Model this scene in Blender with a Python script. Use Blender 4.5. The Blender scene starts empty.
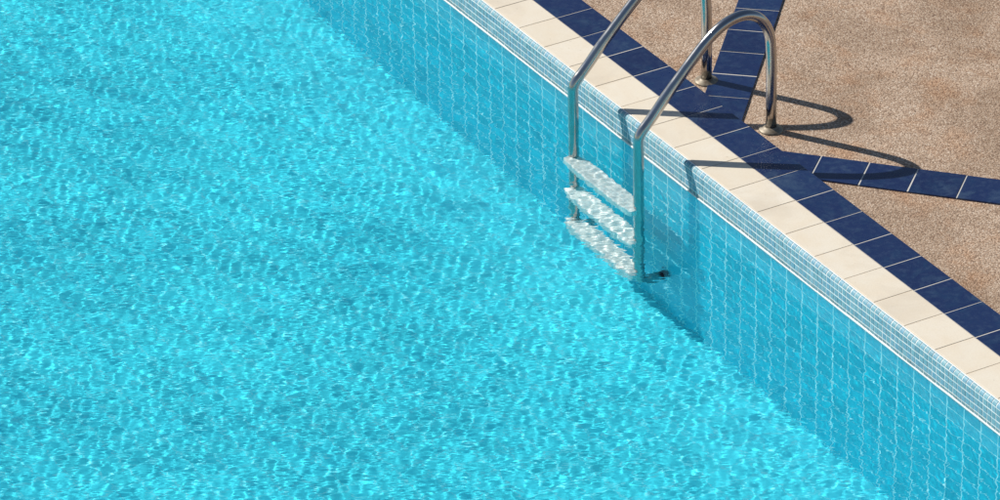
import bpy, bmesh, math, random
import numpy as np
from mathutils import Vector, Matrix

random.seed(7)
rng = np.random.default_rng(11)
sc = bpy.context.scene
col = sc.collection
R = math.radians

# ------------------------------------------------------------------ dimensions (metres)
PITCH = 0.2            # coping slab and border tile length
W_COPING = 0.1755      # cream coping width
W_BORDER = 0.1747      # blue border width
DECK_Z = -0.035        # washed pebble deck lies a little below the coping
WALL_Y = -0.02         # face of the basin wall
R_NOSE = 0.02          # rounded edge carrying the first mosaic row
WATER_Z = -0.12
FLOOR_Z = -1.36
X0, X1, Y0 = -8.0, 5.4, -8.0      # basin: X0..X1 along the edge, Y0..0 across
SUN = Vector((-1.095, -0.7025, 1.0)).normalized()   # towards the sun

# ------------------------------------------------------------------ helpers
def new_obj(name, bm, mat=None, parent=None, smooth=False):
    me = bpy.data.meshes.new(name)
    bm.normal_update()
    bm.to_mesh(me); bm.free()
    o = bpy.data.objects.new(name, me)
    col.objects.link(o)
    if mat is not None:
        me.materials.append(mat)
    if smooth:
        for p in me.polygons: p.use_smooth = True
    if parent is not None: o.parent = parent
    return o

def tag(o, label=None, cat=None, kind=None, group=None):
    if label: o['label'] = label
    if cat: o['category'] = cat
    if kind: o['kind'] = kind
    if group: o['group'] = group
    return o

def empty(name, loc):
    o = bpy.data.objects.new(name, None); col.objects.link(o); o.location = loc
    o.empty_display_size = 0.1
    return o

def add_block(bm, M, x0, x1, y0, y1, z0, z1, bev=0.0, tilt=(0, 0)):
    """box with a chamfered upper edge, mapped through M"""
    b = bev
    rings = [(0, z0), (0, z1 - b), (b * 0.35, z1 - b * 0.35), (b, z1)] if b else [(0, z0), (0, z1)]
    cx, cy = (x0 + x1) / 2, (y0 + y1) / 2
    vs = []
    for inset, z in rings:
        r = []
        for x, y in ((x0 + inset, y0 + inset), (x1 - inset, y0 + inset), (x1 - inset, y1 - inset), (x0 + inset, y1 - inset)):
            zz = z + ((x - cx) * tilt[0] + (y - cy) * tilt[1] if z > z0 else 0)
            r.append(bm.verts.new(M @ Vector((x, y, zz))))
        vs.append(r)
    for a, c in zip(vs[:-1], vs[1:]):
        for i in range(4):
            bm.faces.new((a[i], a[(i + 1) % 4], c[(i + 1) % 4], c[i]))
    bm.faces.new(vs[-1])

def sweep(bm, pts, radius, seg=24, caps=True):
    pts = [Vector(p) for p in pts]
    n = len(pts)
    tang = []
    for i in range(n):
        tang.append((pts[min(i + 1, n - 1)] - pts[max(i - 1, 0)]).normalized())
    t0 = tang[0]
    nrm = t0.orthogonal().normalized()
    rings = []
    for i in range(n):
        t = tang[i]
        nrm = (nrm - t * nrm.dot(t)).normalized()
        bi = t.cross(nrm)
        rr = radius[i] if hasattr(radius, '__len__') else radius
        rings.append([bm.verts.new(pts[i] + (nrm * math.cos(2 * math.pi * k / seg) + bi * math.sin(2 * math.pi * k / seg)) * rr) for k in range(seg)])
    for a, b in zip(rings[:-1], rings[1:]):
        for k in range(seg):
            bm.faces.new((a[k], a[(k + 1) % seg], b[(k + 1) % seg], b[k]))
    if caps:
        bm.faces.new(rings[0][::-1]); bm.faces.new(rings[-1])

def lathe(bm, prof, centre, seg=32, axis='Z'):
    rings = []
    for r, h in prof:
        ring = []
        for k in range(seg):
            a = 2 * math.pi * k / seg
            v = Vector((r * math.cos(a), r * math.sin(a), h)) if axis == 'Z' else Vector((r * math.cos(a), h, r * math.sin(a)))
            ring.append(bm.verts.new(Vector(centre) + v))
        rings.append(ring)
    for a, b in zip(rings[:-1], rings[1:]):
        for k in range(seg):
            bm.faces.new((a[k], a[(k + 1) % seg], b[(k + 1) % seg], b[k]))
    bm.faces.new(rings[-1])
    bmesh.ops.recalc_face_normals(bm, faces=bm.faces[:])

def catmull(pts, n=10):
    P = [Vector(p) for p in pts]
    P = [P[0] * 2 - P[1]] + P + [P[-1] * 2 - P[-2]]
    out = []
    for i in range(1, len(P) - 2):
        a, b, c, d = P[i - 1], P[i], P[i + 1], P[i + 2]
        for k in range(n):
            t = k / n
            out.append(0.5 * ((2 * b) + (c - a) * t + (2 * a - 5 * b + 4 * c - d) * t * t + (3 * b - a - 3 * c + d) * t ** 3))
    out.append(P[-2])
    return out

# ------------------------------------------------------------------ materials
class NT:
    def __init__(self, name):
        self.m = bpy.data.materials.new(name); self.m.use_nodes = True
        self.t = self.m.node_tree; self.t.nodes.clear()
        self.out = self.n('ShaderNodeOutputMaterial')
    def n(self, typ, **kw):
        nd = self.t.nodes.new(typ)
        for k, v in kw.items():
            if k.startswith('i_'):
                key = k[2:]
                key = int(key) if key.isdigit() else key.replace('_', ' ')
                nd.inputs[key].default_value = v
            else: setattr(nd, k, v)
        return nd
    def l(self, a, b): self.t.links.new(a, b)
    def math(self, op, a, b=None, c=None, clamp=False):
        nd = self.n('ShaderNodeMath', operation=op); nd.use_clamp = clamp
        for i, v in enumerate((a, b, c)):
            if v is None: continue
            if isinstance(v, (int, float)): nd.inputs[i].default_value = v
            else: self.l(v, nd.inputs[i])
        return nd.outputs[0]
    def mix(self, f, a, b, blend='MIX'):
        nd = self.n('ShaderNodeMix', data_type='RGBA', blend_type=blend)
        for i, v in ((0, f), (6, a), (7, b)):
            if isinstance(v, (int, float)): nd.inputs[i].default_value = v
            elif isinstance(v, tuple): nd.inputs[i].default_value = (*v, 1)
            else: self.l(v, nd.inputs[i])
        return nd.outputs[2]
    def coords(self, kind='Object'):
        return self.n('ShaderNodeTexCoord').outputs[kind]
    def noise(self, vec, scale, detail=4, rough=0.55, dist=0.0, w=None):
        nd = self.n('ShaderNodeTexNoise')
        nd.inputs['Scale'].default_value = scale; nd.inputs['Detail'].default_value = detail
        nd.inputs['Roughness'].default_value = rough; nd.inputs['Distortion'].default_value = dist
        if w is not None:
            nd.noise_dimensions = '4D'
            self.l(w, nd.inputs['W'])
        self.l(vec, nd.inputs['Vector'])
        return nd.outputs['Fac']
    def ramp(self, f, stops):
        nd = self.n('ShaderNodeValToRGB')
        e = nd.color_ramp.elements
        while len(e) < len(stops): e.new(0.5)
        for el, (p, c) in zip(e, stops):
            el.position = p; el.color = (*c, 1) if isinstance(c, tuple) else (c, c, c, 1)
        self.l(f, nd.inputs[0])
        return nd.outputs[0]
    def bsdf(self, colour=None, rough=0.5, **kw):
        b = self.n('ShaderNodeBsdfPrincipled')
        if colour is not None:
            if isinstance(colour, tuple): b.inputs['Base Color'].default_value = (*colour, 1)
            else: self.l(colour, b.inputs['Base Color'])
        if isinstance(rough, (int, float)): b.inputs['Roughness'].default_value = rough
        else: self.l(rough, b.inputs['Roughness'])
        for k, v in kw.items():
            b.inputs[k.replace('_', ' ')].default_value = v
        self.l(b.outputs[0], self.out.inputs['Surface'])
        return b
    def bump(self, b, h, strength=0.3, dist=0.002):
        nd = self.n('ShaderNodeBump')
        nd.inputs['Strength'].default_value = strength; nd.inputs['Distance'].default_value = dist
        self.l(h, nd.inputs['Height']); self.l(nd.outputs[0], b.inputs['Normal'])

def mat_coping():
    t = NT('cream_stone'); v = t.coords()
    isl = t.n('ShaderNodeNewGeometry').outputs['Random Per Island']
    base = t.ramp(isl, [(0, (0.73, 0.65, 0.52)), (0.5, (0.77, 0.70, 0.58)), (1, (0.79, 0.73, 0.62))])
    n1 = t.noise(v, 9, 5, 0.6, 0.4)
    n2 = t.noise(v, 140, 3, 0.6)
    c = t.mix(t.ramp(n1, [(0.35, 0.0), (0.75, 0.55)]), base, (0.72, 0.60, 0.44))
    c = t.mix(t.ramp(n2, [(0.3, 0.3), (0.55, 0.0)]), c, (0.66, 0.57, 0.44))
    n3 = t.noise(v, 3.1, 4, 0.62, 0.5)
    c = t.mix(t.ramp(n3, [(0.52, 0.0), (0.70, 0.55)]), c, (0.60, 0.52, 0.41))                  # damp, weathered areas
    n4 = t.noise(v, 55, 2, 0.5, 0.0)
    c = t.mix(t.ramp(n4, [(0.70, 0.0), (0.76, 0.5)]), c, (0.45, 0.36, 0.26))                   # small spots
    b = t.bsdf(c, 0.6, Specular_IOR_Level=0.3)
    t.bump(b, t.math('ADD', t.math('MULTIPLY', n1, 0.8), t.math('MULTIPLY', n2, 0.4)), 0.35, 0.0015)
    return t.m

def mat_grout(name, colour, sc_=60):
    t = NT(name); v = t.coords()
    n = t.noise(v, sc_, 4, 0.6)
    n2 = t.noise(v, 5, 3, 0.6)
    c = t.mix(t.ramp(n2, [(0.4, 0.0), (0.7, 0.5)]), colour, tuple(x * 0.72 for x in colour))
    b = t.bsdf(c, 0.8)
    t.bump(b, n, 0.3, 0.001)
    return t.m

def mat_blue():
    t = NT('blue_glaze'); v = t.coords()
    isl = t.n('ShaderNodeNewGeometry').outputs['Random Per Island']
    w = t.math('MULTIPLY', isl, 37.0)
    base = t.ramp(isl, [(0, (0.006, 0.014, 0.062)), (0.5, (0.008, 0.020, 0.080)), (1, (0.011, 0.028, 0.095))])
    n1 = t.noise(v, 11, 5, 0.65, 0.8, w)
    n2 = t.noise(v, 42, 4, 0.65, 0.3, w)
    n3 = t.noise(v, 3.2, 2, 0.5, 0.0)
    c = t.mix(t.ramp(n1, [(0.48, 0.0), (0.80, 0.6)]), base, (0.016, 0.055, 0.115))
    c = t.mix(t.ramp(n2, [(0.5, 0.0), (0.85, 0.6)]), c, (0.035, 0.07, 0.14))
    # pale lime film in uneven patches
    c = t.mix(t.ramp(t.math('MULTIPLY', n1, n3), [(0.30, 0.0), (0.45, 0.22)]), c, (0.12, 0.17, 0.23))
    r = t.ramp(n2, [(0.3, 0.22), (0.75, 0.48)])
    b = t.bsdf(c, r, Specular_IOR_Level=0.5)
    t.bump(b, t.math('ADD', n1, t.math('MULTIPLY', n2, 0.35)), 0.35, 0.0025)
    return t.m

def mat_mosaic():
    t = NT('mosaic_glass'); v = t.coords()
    isl = t.n('ShaderNodeNewGeometry').outputs['Random Per Island']
    c = t.ramp(isl, [(0, (0.14, 0.30, 0.37)), (0.3, (0.175, 0.365, 0.43)), (0.6, (0.155, 0.33, 0.44)), (0.85, (0.20, 0.385, 0.44)), (1, (0.24, 0.42, 0.50))])
    n = t.noise(v, 160, 3, 0.6)
    c = t.mix(t.ramp(n, [(0.4, 0.0), (0.8, 0.35)]), c, (0.30, 0.47, 0.52))
    # uneven greyer tone on the tiles just above the waterline
    z = t.n('ShaderNodeSeparateXYZ'); t.l(v, z.inputs[0])
    n3 = t.noise(v, 24, 4, 0.6)
    k = t.math('MULTIPLY', t.math('MULTIPLY', t.math('LESS_THAN', z.outputs[2], -0.101), t.ramp(n3, [(0.35, 0.25), (0.6, 1.0)])), 0.75)
    c = t.mix(k, c, (0.20, 0.24, 0.23))
    t.bsdf(c, 0.45, Specular_IOR_Level=0.2)
    return t.m

def mat_pool_tile(name, tile, grout, ax, pitch, joint, var=0.10, rise=None):
    """square glazed tiles with pale joints, laid out in metres on the plane of axes ax"""
    t = NT(name); v = t.coords()
    s = t.n('ShaderNodeSeparateXYZ'); t.l(v, s.inputs[0])
    a = t.math('DIVIDE', s.outputs[ax[0]], pitch); b_ = t.math('DIVIDE', s.outputs[ax[1]], rise or pitch)
    def edge(q):
        f = t.math('FRACT', q)
        return t.math('MINIMUM', f, t.math('SUBTRACT', 1.0, f))
    d = t.math('MINIMUM', edge(a), edge(b_))
    line = t.math('LESS_THAN', d, joint / pitch / 2)
    cell = t.n('ShaderNodeCombineXYZ')
    t.l(t.math('FLOOR', a), cell.inputs[0]); t.l(t.math('FLOOR', b_), cell.inputs[1])
    wn = t.n('ShaderNodeTexWhiteNoise'); t.l(cell.outputs[0], wn.inputs['Vector'])
    lo = tuple(x * (1 - var) for x in tile); hi = tuple(min(1, x * (1 + var)) for x in tile)
    c = t.mix(wn.outputs['Value'], lo, hi)
    n = t.noise(v, 7, 4, 0.6)
    c = t.mix(t.ramp(n, [(0.4, 0.0), (0.8, 0.25)]), c, tuple(min(1, x * 1.25 + 0.01) for x in tile))
    c = t.mix(line, c, grout)
    b = t.bsdf(c, 0.35, Specular_IOR_Level=0.2)
    return t.m

def mat_deck():
    t = NT('washed_pebbles'); v = t.coords()
    vo = t.n('ShaderNodeTexVoronoi', feature='F1'); vo.inputs['Scale'].default_value = 170; vo.inputs['Randomness'].default_value = 1
    t.l(v, vo.inputs['Vector'])
    d = vo.outputs['Distance']
    s = t.n('ShaderNodeSeparateColor'); t.l(vo.outputs['Color'], s.inputs[0])
    peb = t.ramp(s.outputs[0], [(0, (0.22, 0.14, 0.095)), (0.16, (0.34, 0.23, 0.155)), (0.4, (0.44, 0.315, 0.22)), (0.62, (0.49, 0.36, 0.26)), (0.85, (0.56, 0.43, 0.32)), (1, (0.66, 0.55, 0.44))])
    c = t.mix(t.ramp(d, [(0.5, 0.0), (0.9, 0.8)]), peb, (0.25, 0.17, 0.115))
    n1 = t.noise(v, 1.9, 4, 0.6, 0.6)
    n2 = t.noise(v, 5.5, 4, 0.65, 0.3)
    c = t.mix(t.ramp(n1, [(0.46, 0.0), (0.64, 0.75)]), c, (0.68, 0.64, 0.60), 'MULTIPLY')      # large greyish patches
    c = t.mix(t.ramp(n2, [(0.50, 0.0), (0.74, 0.55)]), c, (0.97, 0.68, 0.45), 'MULTIPLY')      # rusty stains
    b = t.bsdf(c, 0.75, Specular_IOR_Level=0.3)
    t.bump(b, t.math('SUBTRACT', 1.0, d), 0.7, 0.003)
    return t.m

def mat_steel():
    t = NT('polished_steel'); v = t.coords()
    n = t.noise(v, 18, 4, 0.6); n2 = t.noise(v, 220, 2, 0.5)
    c = t.mix(t.ramp(n, [(0.45, 0.0), (0.8, 0.5)]), (0.46, 0.45, 0.44), (0.36, 0.32, 0.27))
    r = t.ramp(n, [(0.3, 0.12), (0.8, 0.27)])
    b = t.bsdf(c, r, Metallic=1.0)
    t.bump(b, n2, 0.04, 0.0006)
    return t.m

def mat_flange():
    t = NT('dull_steel'); v = t.coords()
    n = t.noise(v, 45, 4, 0.65)
    c = t.ramp(n, [(0.35, (0.17, 0.13, 0.09)), (0.55, (0.28, 0.24, 0.18)), (0.8, (0.38, 0.34, 0.28))])
    t.bsdf(c, 0.5, Metallic=0.35)
    return t.m

def mat_step():
    t = NT('white_step_plastic'); v = t.coords()
    vo = t.n('ShaderNodeTexVoronoi', feature='F1'); vo.inputs['Scale'].default_value = 75; vo.inputs['Randomness'].default_value = 0.35
    t.l(v, vo.inputs['Vector'])
    n = t.noise(v, 30, 3, 0.6)
    c = t.mix(t.ramp(vo.outputs['Distance'], [(0.35, 0.0), (0.7, 0.6)]), (0.88, 0.87, 0.82), (0.52, 0.55, 0.52))
    c = t.mix(t.ramp(n, [(0.5, 0.0), (0.8, 0.35)]), c, (0.76, 0.68, 0.52))
    b = t.bsdf(c, 0.55)
    t.bump(b, t.math('SUBTRACT', 1.0, vo.outputs['Distance']), 0.6, 0.002)
    return t.m

def mat_rubber():
    t = NT('black_rubber'); v = t.coords()
    n = t.noise(v, 60, 3, 0.6)
    t.bsdf(t.ramp(n, [(0.3, (0.13, 0.16, 0.18)), (0.8, (0.20, 0.22, 0.23))]), 0.6)
    return t.m

WBUMP = 0.0008
def mat_water():
    t = NT('clear_water')
    v = t.coords()
    b = t.bsdf((1, 1, 1), 0.0, IOR=1.33, Transmission_Weight=1.0, Specular_Tint=(0.4, 0.4, 0.4, 1))
    mp = t.n('ShaderNodeMapping', vector_type='TEXTURE'); mp.inputs['Rotation'].default_value = (0, 0, R(150)); mp.inputs['Scale'].default_value = (1.0, 2.7, 1.0)
    t.l(v, mp.inputs['Vector']); v = mp.outputs[0]
    n1 = t.noise(v, 46, 1, 0.4, 0.4)
    n2 = t.noise(v, 19, 1, 0.4, 0.3)
    t.bump(b, t.math('ADD', n1, t.math('MULTIPLY', n2, 1.2)), 1.0, WBUMP)
    return t.m

M_cop, M_blue, M_mos, M_deck = mat_coping(), mat_blue(), mat_mosaic(), mat_deck()
M_joint_cream = mat_grout('sand_joint', (0.62, 0.52, 0.39))
M_joint_white = mat_grout('white_joint', (0.60, 0.58, 0.53))
M_mosgrout = mat_grout('mosaic_grout', (0.80, 0.82, 0.80))
M_scale = mat_grout('lime_scale', (0.80, 0.81, 0.80), 90)
TILE = (0.018, 0.40, 0.58)
M_wall = mat_pool_tile('wall_tile', (0.003, 0.57, 0.715), (0.66, 0.94, 0.96), (0, 2), 0.1075, 0.0065, 0.1, 0.094)
M_wallx = mat_pool_tile('end_wall_tile', (0.003, 0.57, 0.715), (0.66, 0.94, 0.96), (1, 2), 0.1075, 0.0065, 0.1, 0.094)
M_floor = mat_pool_tile('floor_tile', (0.06, 0.73, 0.85), (0.20, 0.79, 0.88), (0, 1), 0.1075, 0.005, 0.08)
M_steel, M_flange, M_step, M_rub, M_water = mat_steel(), mat_flange(), mat_step(), mat_rubber(), mat_water()

# ------------------------------------------------------------------ the four sides of the basin
# each side: local x along the edge, local y outwards (towards the deck), origin on the coping's inner line
SIDES = []
def side(ox, oy, ang, length):
    M = Matrix.Translation((ox, oy, 0)) @ Matrix.Rotation(R(ang), 4, 'Z')
    SIDES.append((M, length))
side(X0, 0, 0, X1 - X0)                 # the side the photograph shows
side(X1, Y0, 180, X1 - X0)
side(X1, 0, -90, -Y0)
side(X0, Y0, 90, -Y0)

pool = empty('swimming_pool', ((X0 + X1) / 2, Y0 / 2, FLOOR_Z))
tag(pool, 'tiled outdoor swimming pool with pale blue mosaic band and cream stone edge', 'swimming pool')
def P(o):
    o.parent = pool
    o.matrix_parent_inverse = Matrix.Translation(-pool.location)
    return o

bm_cop, bm_copj, bm_mos, bm_mosg, bm_scale = (bmesh.new() for _ in range(5))
bm_bor, bm_borj = bmesh.new(), bmesh.new()
G = 0.0025
ARC = R_NOSE * math.pi / 2
def nose(s, lift=0.0):
    """profile of the rounded edge and the band under it: s metres from the coping"""
    r = R_NOSE + lift
    if s < ARC:
        a = s / R_NOSE
        return (-r * math.sin(a), -R_NOSE + r * math.cos(a))
    return (-r, -R_NOSE - (s - ARC))
MP, MT = 0.0270, 0.0220
S_END = ARC + (0.135 - R_NOSE)
for si, (M, L) in enumerate(SIDES):
    n = int(round(L / PITCH))
    for i in range(n):
        x0, x1 = i * PITCH, (i + 1) * PITCH
        j = lambda s: random.uniform(-s, s)
        add_block(bm_cop, M, x0 + G * 0.8 + j(.0005), x1 - G * 0.8 + j(.0005), 0.0035, W_COPING - 0.0015, -0.03, 0.0 + j(.0003), 0.0013, (j(.002), j(.002)))
        add_block(bm_bor, M, x0 + G * 0.8 + 0.004 + j(.0008), x1 - G * 0.8 + 0.004 + j(.0008), W_COPING + 0.0015 + j(.0006), W_COPING + W_BORDER - 0.0025 + j(.0006), -0.03, -0.0003 + j(.0003), 0.0013, (j(.002), j(.002)))
    add_block(bm_copj, M, 0, L, 0.0, W_COPING, -0.2, -0.0013)
    add_block(bm_borj, M, 0, L, W_COPING + 0.0005, W_COPING + W_BORDER - 0.0035, -0.2, -0.0013)
    # mosaic: grout bed and separate tiles
    prof = [nose(ARC * k / 8) for k in range(9)] + [nose(S_END)]
    a = [bm_mosg.verts.new(M @ Vector((0, y, z))) for y, z in prof]
    b = [bm_mosg.verts.new(M @ Vector((L, y, z))) for y, z in prof]
    for k in range(len(prof) - 1):
        bm_mosg.faces.new((a[k], a[k + 1], b[k + 1], b[k]))
    nm = int(L / MP)
    for r in range(5):
        s0 = 0.0062 + r * MP; s1 = s0 + MT
        seg = 5 if r == 0 else 1
        for i in range(nm):
            j = random.uniform
            x0 = i * MP + 0.0025 + j(-.0007, .0007); x1 = x0 + MT + j(-.0006, .0006)
            ds = j(-.0006, .0006); lift = 0.0011 + j(-.0003, .0004)
            top = [nose(s0 + ds + (s1 - s0) * k / seg, lift) for k in range(seg + 1)]
            bot = [nose(s0 + ds + (s1 - s0) * k / seg - (0.0003 if k == 0 else (-0.0003 if k == seg else 0)), 0.0001) for k in range(seg + 1)]
            vt = [[bm_mos.verts.new(M @ Vector((x, y, z))) for y, z in top] for x in (x0, x1)]
            vb = [[bm_mos.verts.new(M @ Vector((x, y, z))) for y, z in bot] for x in (x0 - .0003, x1 + .0003)]
            for k in range(seg):
                bm_mos.faces.new((vt[0][k], vt[0][k + 1], vt[1][k + 1], vt[1][k]))
                bm_mos.faces.new((vb[0][k], vb[0][k + 1], vt[0][k + 1], vt[0][k]))
                bm_mos.faces.new((vt[1][k], vt[1][k + 1], vb[1][k + 1], vb[1][k]))
            bm_mos.faces.new((vb[0][0], vt[0][0], vt[1][0], vb[1][0]))
            bm_mos.faces.new((vt[0][seg], vb[0][seg], vb[1][seg], vt[1][seg]))
    # lime crust along the waterline, uneven in width
    seg = int(L / 0.02)
    prev = None
    for i in range(seg + 1):
        x = L * i / seg
        w = 0.0038 + 0.0012 * math.sin(x * 9.1 + si) + 0.0009 * math.sin(x * 31 + 2) + random.uniform(-.0004, .0004)
        zc = WATER_Z + 0.0025
        ring = [bm_scale.verts.new(M @ Vector((0, y, z))  + (M.to_3x3() @ Vector((x, 0, 0)))) for y, z in
                ((WALL_Y - 0.0004, zc + w), (WALL_Y - 0.0035, zc + w * 0.7), (WALL_Y - 0.0045, zc), (WALL_Y - 0.0035, zc - 0.008), (WALL_Y - 0.0004, zc - 0.011))]
        if prev:
            for k in range(4): bm_scale.faces.new((prev[k], prev[k + 1], ring[k + 1], ring[k]))
        prev = ring
# square corner stones
for cx, cy in ((X0, 0), (X1, 0), (X1, Y0), (X0, Y0)):
    sx = -1 if cx == X0 else 1; sy = 1 if cy == 0 else -1
    M = Matrix.Translation((cx, cy, 0)) @ Matrix.Diagonal((sx, sy, 1, 1))
    add_block(bm_cop, M, 0.003, W_COPING - .0015, 0.003, W_COPING - .0015, -0.2, 0.0, 0.003)
    add_block(bm_bor, M, 0.003, W_COPING - .0015, W_COPING + .0015, W_COPING + W_BORDER - .0025, -0.2, 0.0, 0.003)
    add_block(bm_bor, M, W_COPING + .0015, W_COPING + W_BORDER - .0025, 0.003, W_COPING - .0015, -0.2, 0.0, 0.003)
    add_block(bm_bor, M, W_COPING + .0015, W_COPING + W_BORDER - .0025, W_COPING + .0015, W_COPING + W_BORDER - .0025, -0.2, 0.0, 0.003)
for b in (bm_cop, bm_bor, bm_mos, bm_mosg, bm_scale): bmesh.ops.recalc_face_normals(b, faces=b.faces[:])
cop = P(new_obj('coping', bm_cop, M_cop)); cj = new_obj('joint_bed', bm_copj, M_joint_cream); cj.parent = cop
mos = P(new_obj('mosaic_band', bm_mos, M_mos)); mg = new_obj('grout_bed', bm_mosg, M_mosgrout, mos, True)
P(new_obj('waterline_crust', bm_scale, M_scale, None, True))
bor = new_obj('tile_border', bm_bor, M_blue); bj = new_obj('joint_bed', bm_borj, M_joint_white); bj.parent = bor
tag(bor, 'row of navy blue glazed tiles running along the cream stone pool edge', 'tile border', 'structure')

# basin walls and floor
bm = bmesh.new()
zt = WATER_Z - 0.005
xa, xb, ya, yb = X0 - WALL_Y, X1 + WALL_Y, Y0 - WALL_Y, WALL_Y
def quad(b, *c): b.faces.new([b.verts.new(q) for q in c])
quad(bm, (xa, yb, FLOOR_Z), (xb, yb, FLOOR_Z), (xb, yb, zt), (xa, yb, zt))
quad(bm, (xb, ya, FLOOR_Z), (xa, ya, FLOOR_Z), (xa, ya, zt), (xb, ya, zt))
for f in bm.faces: f.material_index = 0
quad(bm, (xb, yb, FLOOR_Z), (xb, ya, FLOOR_Z), (xb, ya, zt), (xb, yb, zt)); bm.faces.ensure_lookup_table(); bm.faces[-1].material_index = 1
quad(bm, (xa, ya, FLOOR_Z), (xa, yb, FLOOR_Z), (xa, yb, zt), (xa, ya, zt)); bm.faces.ensure_lookup_table(); bm.faces[-1].material_index = 1
# shift so that a joint of the tile pattern lies at the top of the wall
zoff = zt
bmesh.ops.translate(bm, verts=bm.verts[:], vec=(0, 0, -zoff))
w = new_obj('basin_wall', bm, M_wall); w.data.materials.append(M_wallx)
w.location.z = zoff; bpy.context.view_layer.update(); P(w)
bm = bmesh.new()
quad(bm, (xa, ya, FLOOR_Z), (xb, ya, FLOOR_Z), (xb, yb, FLOOR_Z), (xa, yb, FLOOR_Z))
fl = P(new_obj('basin_floor', bm, M_floor))

# ------------------------------------------------------------------ water
def axis(fine0, fine1, step, end0, end1):
    a = list(np.arange(fine0, fine1 + step / 2, step))
    s = step; x = a[-1]
    while x < end1:
        s *= 1.25; x = min(end1, x + min(s, 0.4)); a.append(x)
    s = step; x = a[0]; lo = []
    while x > end0:
        s *= 1.25; x = max(end0, x - min(s, 0.4)); lo.append(x)
    return np.array(lo[::-1] + a)
gx = axis(-3.5, 4.05, 0.0044, xa + 0.0003, xb - 0.0003)
gy = axis(-4.1, -0.55, 0.0062, ya + 0.0003, -0.55)
gy = np.concatenate([gy[:-1], np.linspace(-0.55, yb - 0.0003, 124)])
XX, YY = np.meshgrid(gx, gy)
H = np.zeros_like(XX)
CHOP = 0.9
WAVES = dict(n=90, lmin=0.022, lmax=0.066, curv=1.06)
ths = R(150) + rng.normal(0, 0.95, WAVES['n']) + np.pi * rng.integers(0, 2, WAVES['n'])   # mostly driven one way by the breeze
lam = np.exp(rng.uniform(math.log(WAVES['lmin']), math.log(WAVES['lmax']), WAVES['n']))
ph = rng.uniform(0, 2 * np.pi, WAVES['n'])
for th, l, f in zip(ths, lam, ph):
    k = 2 * np.pi / l
    amp = WAVES['curv'] / math.sqrt(WAVES['n'] / 2) / k ** 2
    H += amp * np.sin(k * (XX * math.cos(th) + YY * math.sin(th)) + f)
fx = np.clip(np.minimum(XX + 4.2, 4.7 - XX) / 0.6, 0, 1) * np.clip((YY + 4.7) / 0.6, 0, 1)
# gusts: stronger and calmer patches
env = 1 + 0.10 * np.sin(2.1 * XX + 3.4 * YY + 0.7) + 0.08 * np.sin(4.3 * XX - 2.2 * YY + 2.0) + 0.07 * np.sin(7.7 * XX + 5.1 * YY)
H = H * env
# short ripples thrown back by the wall, dying out over half a metre
near = YY[:, 0] > -1.1
xs_, ys_ = XX[near], YY[near]
H2 = np.zeros_like(xs_)
for _ in range(60):
    th, l, f = rng.uniform(0, 2 * np.pi), math.exp(rng.uniform(math.log(0.022), math.log(0.048))), rng.uniform(0, 2 * np.pi)
    k = 2 * np.pi / l
    H2 += np.sin(k * (xs_ * math.cos(th) + ys_ * math.sin(th)) + f) / math.sqrt(30) / k ** 2
H[near] += H2 * np.clip(CHOP / (np.abs(ys_) + 0.06) - 1.0, 0, 8)
Z = WATER_Z + H * fx
nx, ny = len(gx), len(gy)
co = np.stack([XX, YY, Z], -1).reshape(-1, 3).astype(np.float32)
idx = np.arange(nx * ny).reshape(ny, nx)
faces = np.stack([idx[:-1, :-1], idx[:-1, 1:], idx[1:, 1:], idx[1:, :-1]], -1).reshape(-1, 4)
me = bpy.data.meshes.new('pool_water')
me.vertices.add(len(co)); me.vertices.foreach_set('co', co.ravel())
me.loops.add(faces.size); me.loops.foreach_set('vertex_index', faces.ravel().astype(np.int32))
me.polygons.add(len(faces)); me.polygons.foreach_set('loop_start', np.arange(0, faces.size, 4, dtype=np.int32))
me.polygons.foreach_set('use_smooth', np.ones(len(faces), dtype=bool))
me.update(calc_edges=True); me.validate()
water = bpy.data.objects.new('pool_water', me); col.objects.link(water)
me.materials.append(M_water)
tag(water, 'clear rippled turquoise water filling the swimming pool', 'water', 'structure')

# ------------------------------------------------------------------ deck
bm = bmesh.new()
o_ = W_COPING + W_BORDER - 0.007
BIG = 400
hx0, hx1, hy0, hy1 = X0 - o_, X1 + o_, Y0 - o_, o_
z = DECK_Z
ring_o = [bm.verts.new(q) for q in ((-BIG, -BIG, z), (BIG, -BIG, z), (BIG, BIG, z), (-BIG, BIG, z))]
ring_i = [bm.verts.new(q) for q in ((hx0, hy0, z), (hx1, hy0, z), (hx1, hy1, z), (hx0, hy1, z))]
for k in range(4):
    bm.faces.new((ring_o[k], ring_o[(k + 1) % 4], ring_i[(k + 1) % 4], ring_i[k]))
deck = new_obj('pool_deck', bm, M_deck)
tag(deck, 'pinkish brown washed pebble deck around the pool', 'deck', 'structure')

def strip(name, start, ang, width, n, first, label):
    b, g = bmesh.new(), bmesh.new()
    M = Matrix.Translation((*start, 0)) @ Matrix.Rotation(R(ang), 4, 'Z')
    T = 0.1935
    for i in range(first, n):
        j = lambda s: random.uniform(-s, s)
        add_block(b, M, i * T + .0022, (i + 1) * T - .0022, -width / 2 + j(.0006), width / 2 + j(.0006), DECK_Z - 0.02, DECK_Z + 0.0075 + j(.0005), 0.0022, (j(.006), j(.006)))
    add_block(g, M, first * T, n * T, -width / 2 + 0.001, width / 2 - 0.001, DECK_Z - 0.03, DECK_Z + 0.0058)
    o = new_obj(name, b, M_blue); gg = new_obj('joint_bed', g, M_joint_white); gg.parent = o
    bmesh_ok = True
    tag(o, label, 'tile strip', 'structure')
    return o
strip('tile_strip', (0.7635, 0.558), 180 - 41.7, 0.183, 14, -2, 'navy tile strip crossing the deck behind the ladder rails')
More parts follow.
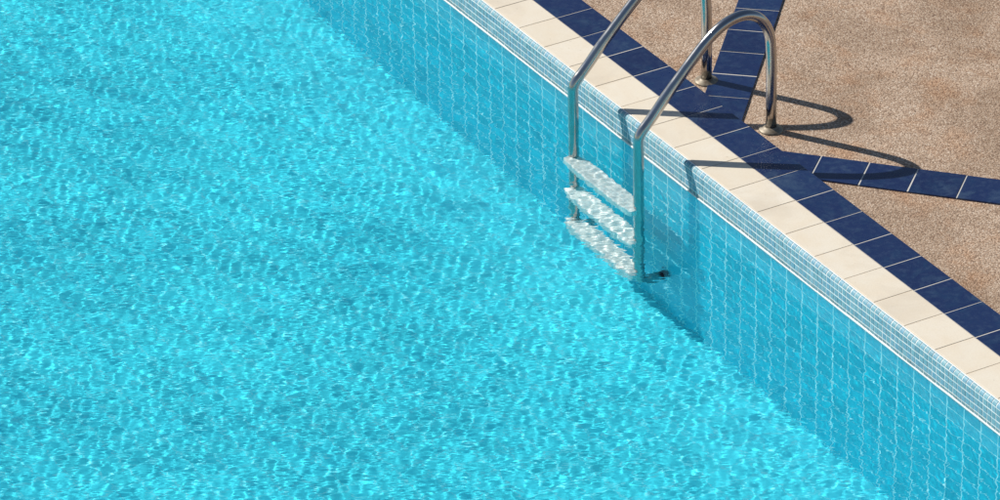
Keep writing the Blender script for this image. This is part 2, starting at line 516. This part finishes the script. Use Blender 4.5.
strip('tile_strip', (1.72, 0.5455), 42.7, 0.186, 14, -2, 'navy tile strip crossing the deck under the shadow of the nearer rail')

# ------------------------------------------------------------------ ladder
ladder = empty('pool_ladder', (0.95, 0.1, 0))
tag(ladder, 'stainless steel pool ladder with two arched handrails and white steps', 'pool ladder')
def LP(o, parent=None):
    o.parent = parent or ladder
    if parent is None: o.matrix_parent_inverse = Matrix.Translation(-ladder.location)
    return o
# outline of a handrail in its own upright plane: (fraction of the way from front post to foot, height)
PROF = [(0.0, 0.055), (0.004, 0.080), (0.030, 0.108), (0.068, 0.133), (0.125, 0.172), (0.205, 0.232), (0.310, 0.303), (0.408, 0.368),
        (0.500, 0.425), (0.583, 0.466), (0.660, 0.491), (0.742, 0.504), (0.820, 0.501), (0.893, 0.479), (0.950, 0.438), (0.983, 0.385), (0.993, 0.325)]
POST_BOTTOM = -1.02
TUBE = 0.0215
def handrail(front, foot, bottom=POST_BOTTOM):
    F, T = Vector((*front, 0)), Vector((*foot, 0))
    def at(s, z): return F.lerp(T, s) + Vector((0, 0, z))
    curve = catmull([at(0, -0.02), at(0, 0.02)] + [at(s, z) for s, z in PROF] + [at(0.998, 0.25), at(1.0, 0.1)], 6)
    rb = 0.045
    low = [Vector((F.x, -0.038, bottom)), Vector((F.x, F.y + rb, bottom))]
    for k in range(1, 7):
        a = k / 6 * math.pi / 2
        low.append(Vector((F.x, F.y + rb - rb * math.sin(a), bottom + rb - rb * math.cos(a))))
    low += [Vector((F.x, F.y, z)) for z in (-0.9, -0.7, -0.5, -0.3, -0.12)]
    pts = low + curve + [at(1.0, DECK_Z - 0.04)]
    bm = bmesh.new(); sweep(bm, pts, TUBE, 28)
    bmesh.ops.recalc_face_normals(bm, faces=bm.faces[:])
    h = LP(new_obj('handrail', bm, M_steel, None, True))
    bm = bmesh.new()
    lathe(bm, [(0.049, DECK_Z - 0.005), (0.049, DECK_Z + 0.004), (0.046, DECK_Z + 0.008), (0.034, DECK_Z + 0.011), (0.027, DECK_Z + 0.017), (0.0222, DECK_Z + 0.019), (0.0205, DECK_Z + 0.018)], (T.x, T.y, 0), 36)
    LP(new_obj('flange', bm, M_flange, None, True), h)
    bm = bmesh.new()
    lathe(bm, [(0.024, -0.042), (0.0265, -0.046), (0.027, -0.04), (0.027, -0.026), (0.022, -0.0215)], (F.x, 0, bottom), 24, 'Y')
    LP(new_obj('rubber_foot', bm, M_rub, None, True), h)
FR, FT = (1.180, -0.150), (1.222, 0.437)
FL, FTL = (0.683, -0.150), (0.743, 0.438)
handrail(FL, FTL)
handrail(FR, FT)

def step(zc):
    xl, xr = FL[0] - 0.012, FR[0] + 0.012
    yc, hw, th = -0.161, 0.0450, 0.050
    out = []
    N = 14
    for k in range(N + 1):              # outline: straight front, ends that narrow in a soft curve
        t = k / N
        out.append((xl + (xr - xl) * t, t))
    def half(t):
        d = min(t, 1 - t) * (xr - xl)
        u = min(1.0, d / 0.13)
        return 0.017 + (hw - 0.017) * math.sin(u * math.pi / 2) ** 0.8
    xs = [0, .012, .03, .06, .1, .15, .2, .3, .4, .5, .6, .7, .8, .85, .9, .94, .97, .988, 1]
    front = [(xl + (xr - xl) * t, yc - hw + (hw - half(t)) * 0.55) for t in xs]
    back = [(xl + (xr - xl) * t, yc + half(t)) for t in xs]
    loop = front + back[::-1]
    bm = bmesh.new()
    cx = (xl + xr) / 2
    def ring(inset, z):
        r = []
        for x, y in loop:
            r.append(bm.verts.new((x + (inset if x < cx else -inset) * min(1, abs(x - cx) / 0.1), y + (inset if y < yc else -inset), z)))
        return r
    rings = [ring(0.004, zc - th), ring(0.0, zc - th + 0.005), ring(0.0, zc - 0.006), ring(0.002, zc - 0.0018), ring(0.0065, zc)]
    n = len(loop)
    for a, b in zip(rings[:-1], rings[1:]):
        for k in range(n): bm.faces.new((a[k], a[(k + 1) % n], b[(k + 1) % n], b[k]))
    m = len(xs)
    for r, flip in ((rings[-1], False), (rings[0], True)):
        for k in range(m - 1):
            q = (r[k], r[k + 1], r[n - 2 - k], r[n - 1 - k])
            bm.faces.new(q[::-1] if flip else q)
    bmesh.ops.recalc_face_normals(bm, faces=bm.faces[:])
    return LP(new_obj('step', bm, M_step))
for z in (-0.352, -0.640, -0.925): step(z)

# ------------------------------------------------------------------ light
wd = bpy.data.worlds.new('World'); sc.world = wd; wd.use_nodes = True
nt = wd.node_tree
bg = nt.nodes.get('Background') or nt.nodes.new('ShaderNodeBackground')
sky = nt.nodes.new('ShaderNodeTexSky'); sky.sky_type = 'NISHITA'; sky.sun_disc = False
sky.sun_elevation = math.asin(SUN.z); sky.sun_rotation = math.atan2(SUN.x, SUN.y) % (2 * math.pi)
sky.air_density = 1.0; sky.dust_density = 0.3; sky.ozone_density = 1.0
nt.links.new(sky.outputs[0], bg.inputs[0]); bg.inputs[1].default_value = 0.068
sl = bpy.data.lights.new('sun', 'SUN'); sl.energy = 5.0; sl.angle = R(0.53); sl.color = (1.0, 0.95, 0.87)
so = bpy.data.objects.new('sun', sl); col.objects.link(so)
so.rotation_euler = SUN.to_track_quat('Z', 'Y').to_euler(); so.location = SUN * 30
# sunlight focused by the ripples on to the tiles
sl.cycles.is_caustics_light = True
water.cycles.is_caustics_caster = True
for o in bpy.data.objects:
    if o.type == 'MESH' and o is not water: o.cycles.is_caustics_receiver = True

# ------------------------------------------------------------------ camera
cam = bpy.data.cameras.new('camera'); co_ = bpy.data.objects.new('camera', cam); col.objects.link(co_)
Rm = Matrix(((0.5023905752659378, 0.864480347248719, -0.016656503375389084), (-0.42374425372711094, 0.2629585622404087, 0.8667719434647796), (0.7536872808514244, -0.42839995770913813, 0.498426482961725))).transposed()
co_.matrix_world = Matrix.Translation((16.20408355, -9.3195398, 9.70285906)) @ Rm.to_4x4()
cam.sensor_width = 36; cam.lens = 185.396; cam.clip_start = 0.5; cam.clip_end = 3000
sc.camera = co_

sc.render.engine = 'CYCLES'
sc.cycles.max_bounces = 14; sc.cycles.transmission_bounces = 10; sc.cycles.glossy_bounces = 5; sc.cycles.diffuse_bounces = 5
sc.cycles.caustics_refractive = True; sc.cycles.caustics_reflective = True; sc.cycles.sample_clamp_indirect = 2.0
sc.cycles.blur_glossy = 0.3
sc.cycles.use_denoising = True
sc.view_settings.view_transform = 'Standard'; sc.view_settings.look = 'None'
sc.view_settings.gamma = 1.0; sc.view_settings.exposure = 0.15; sc.view_settings.use_curve_mapping = False
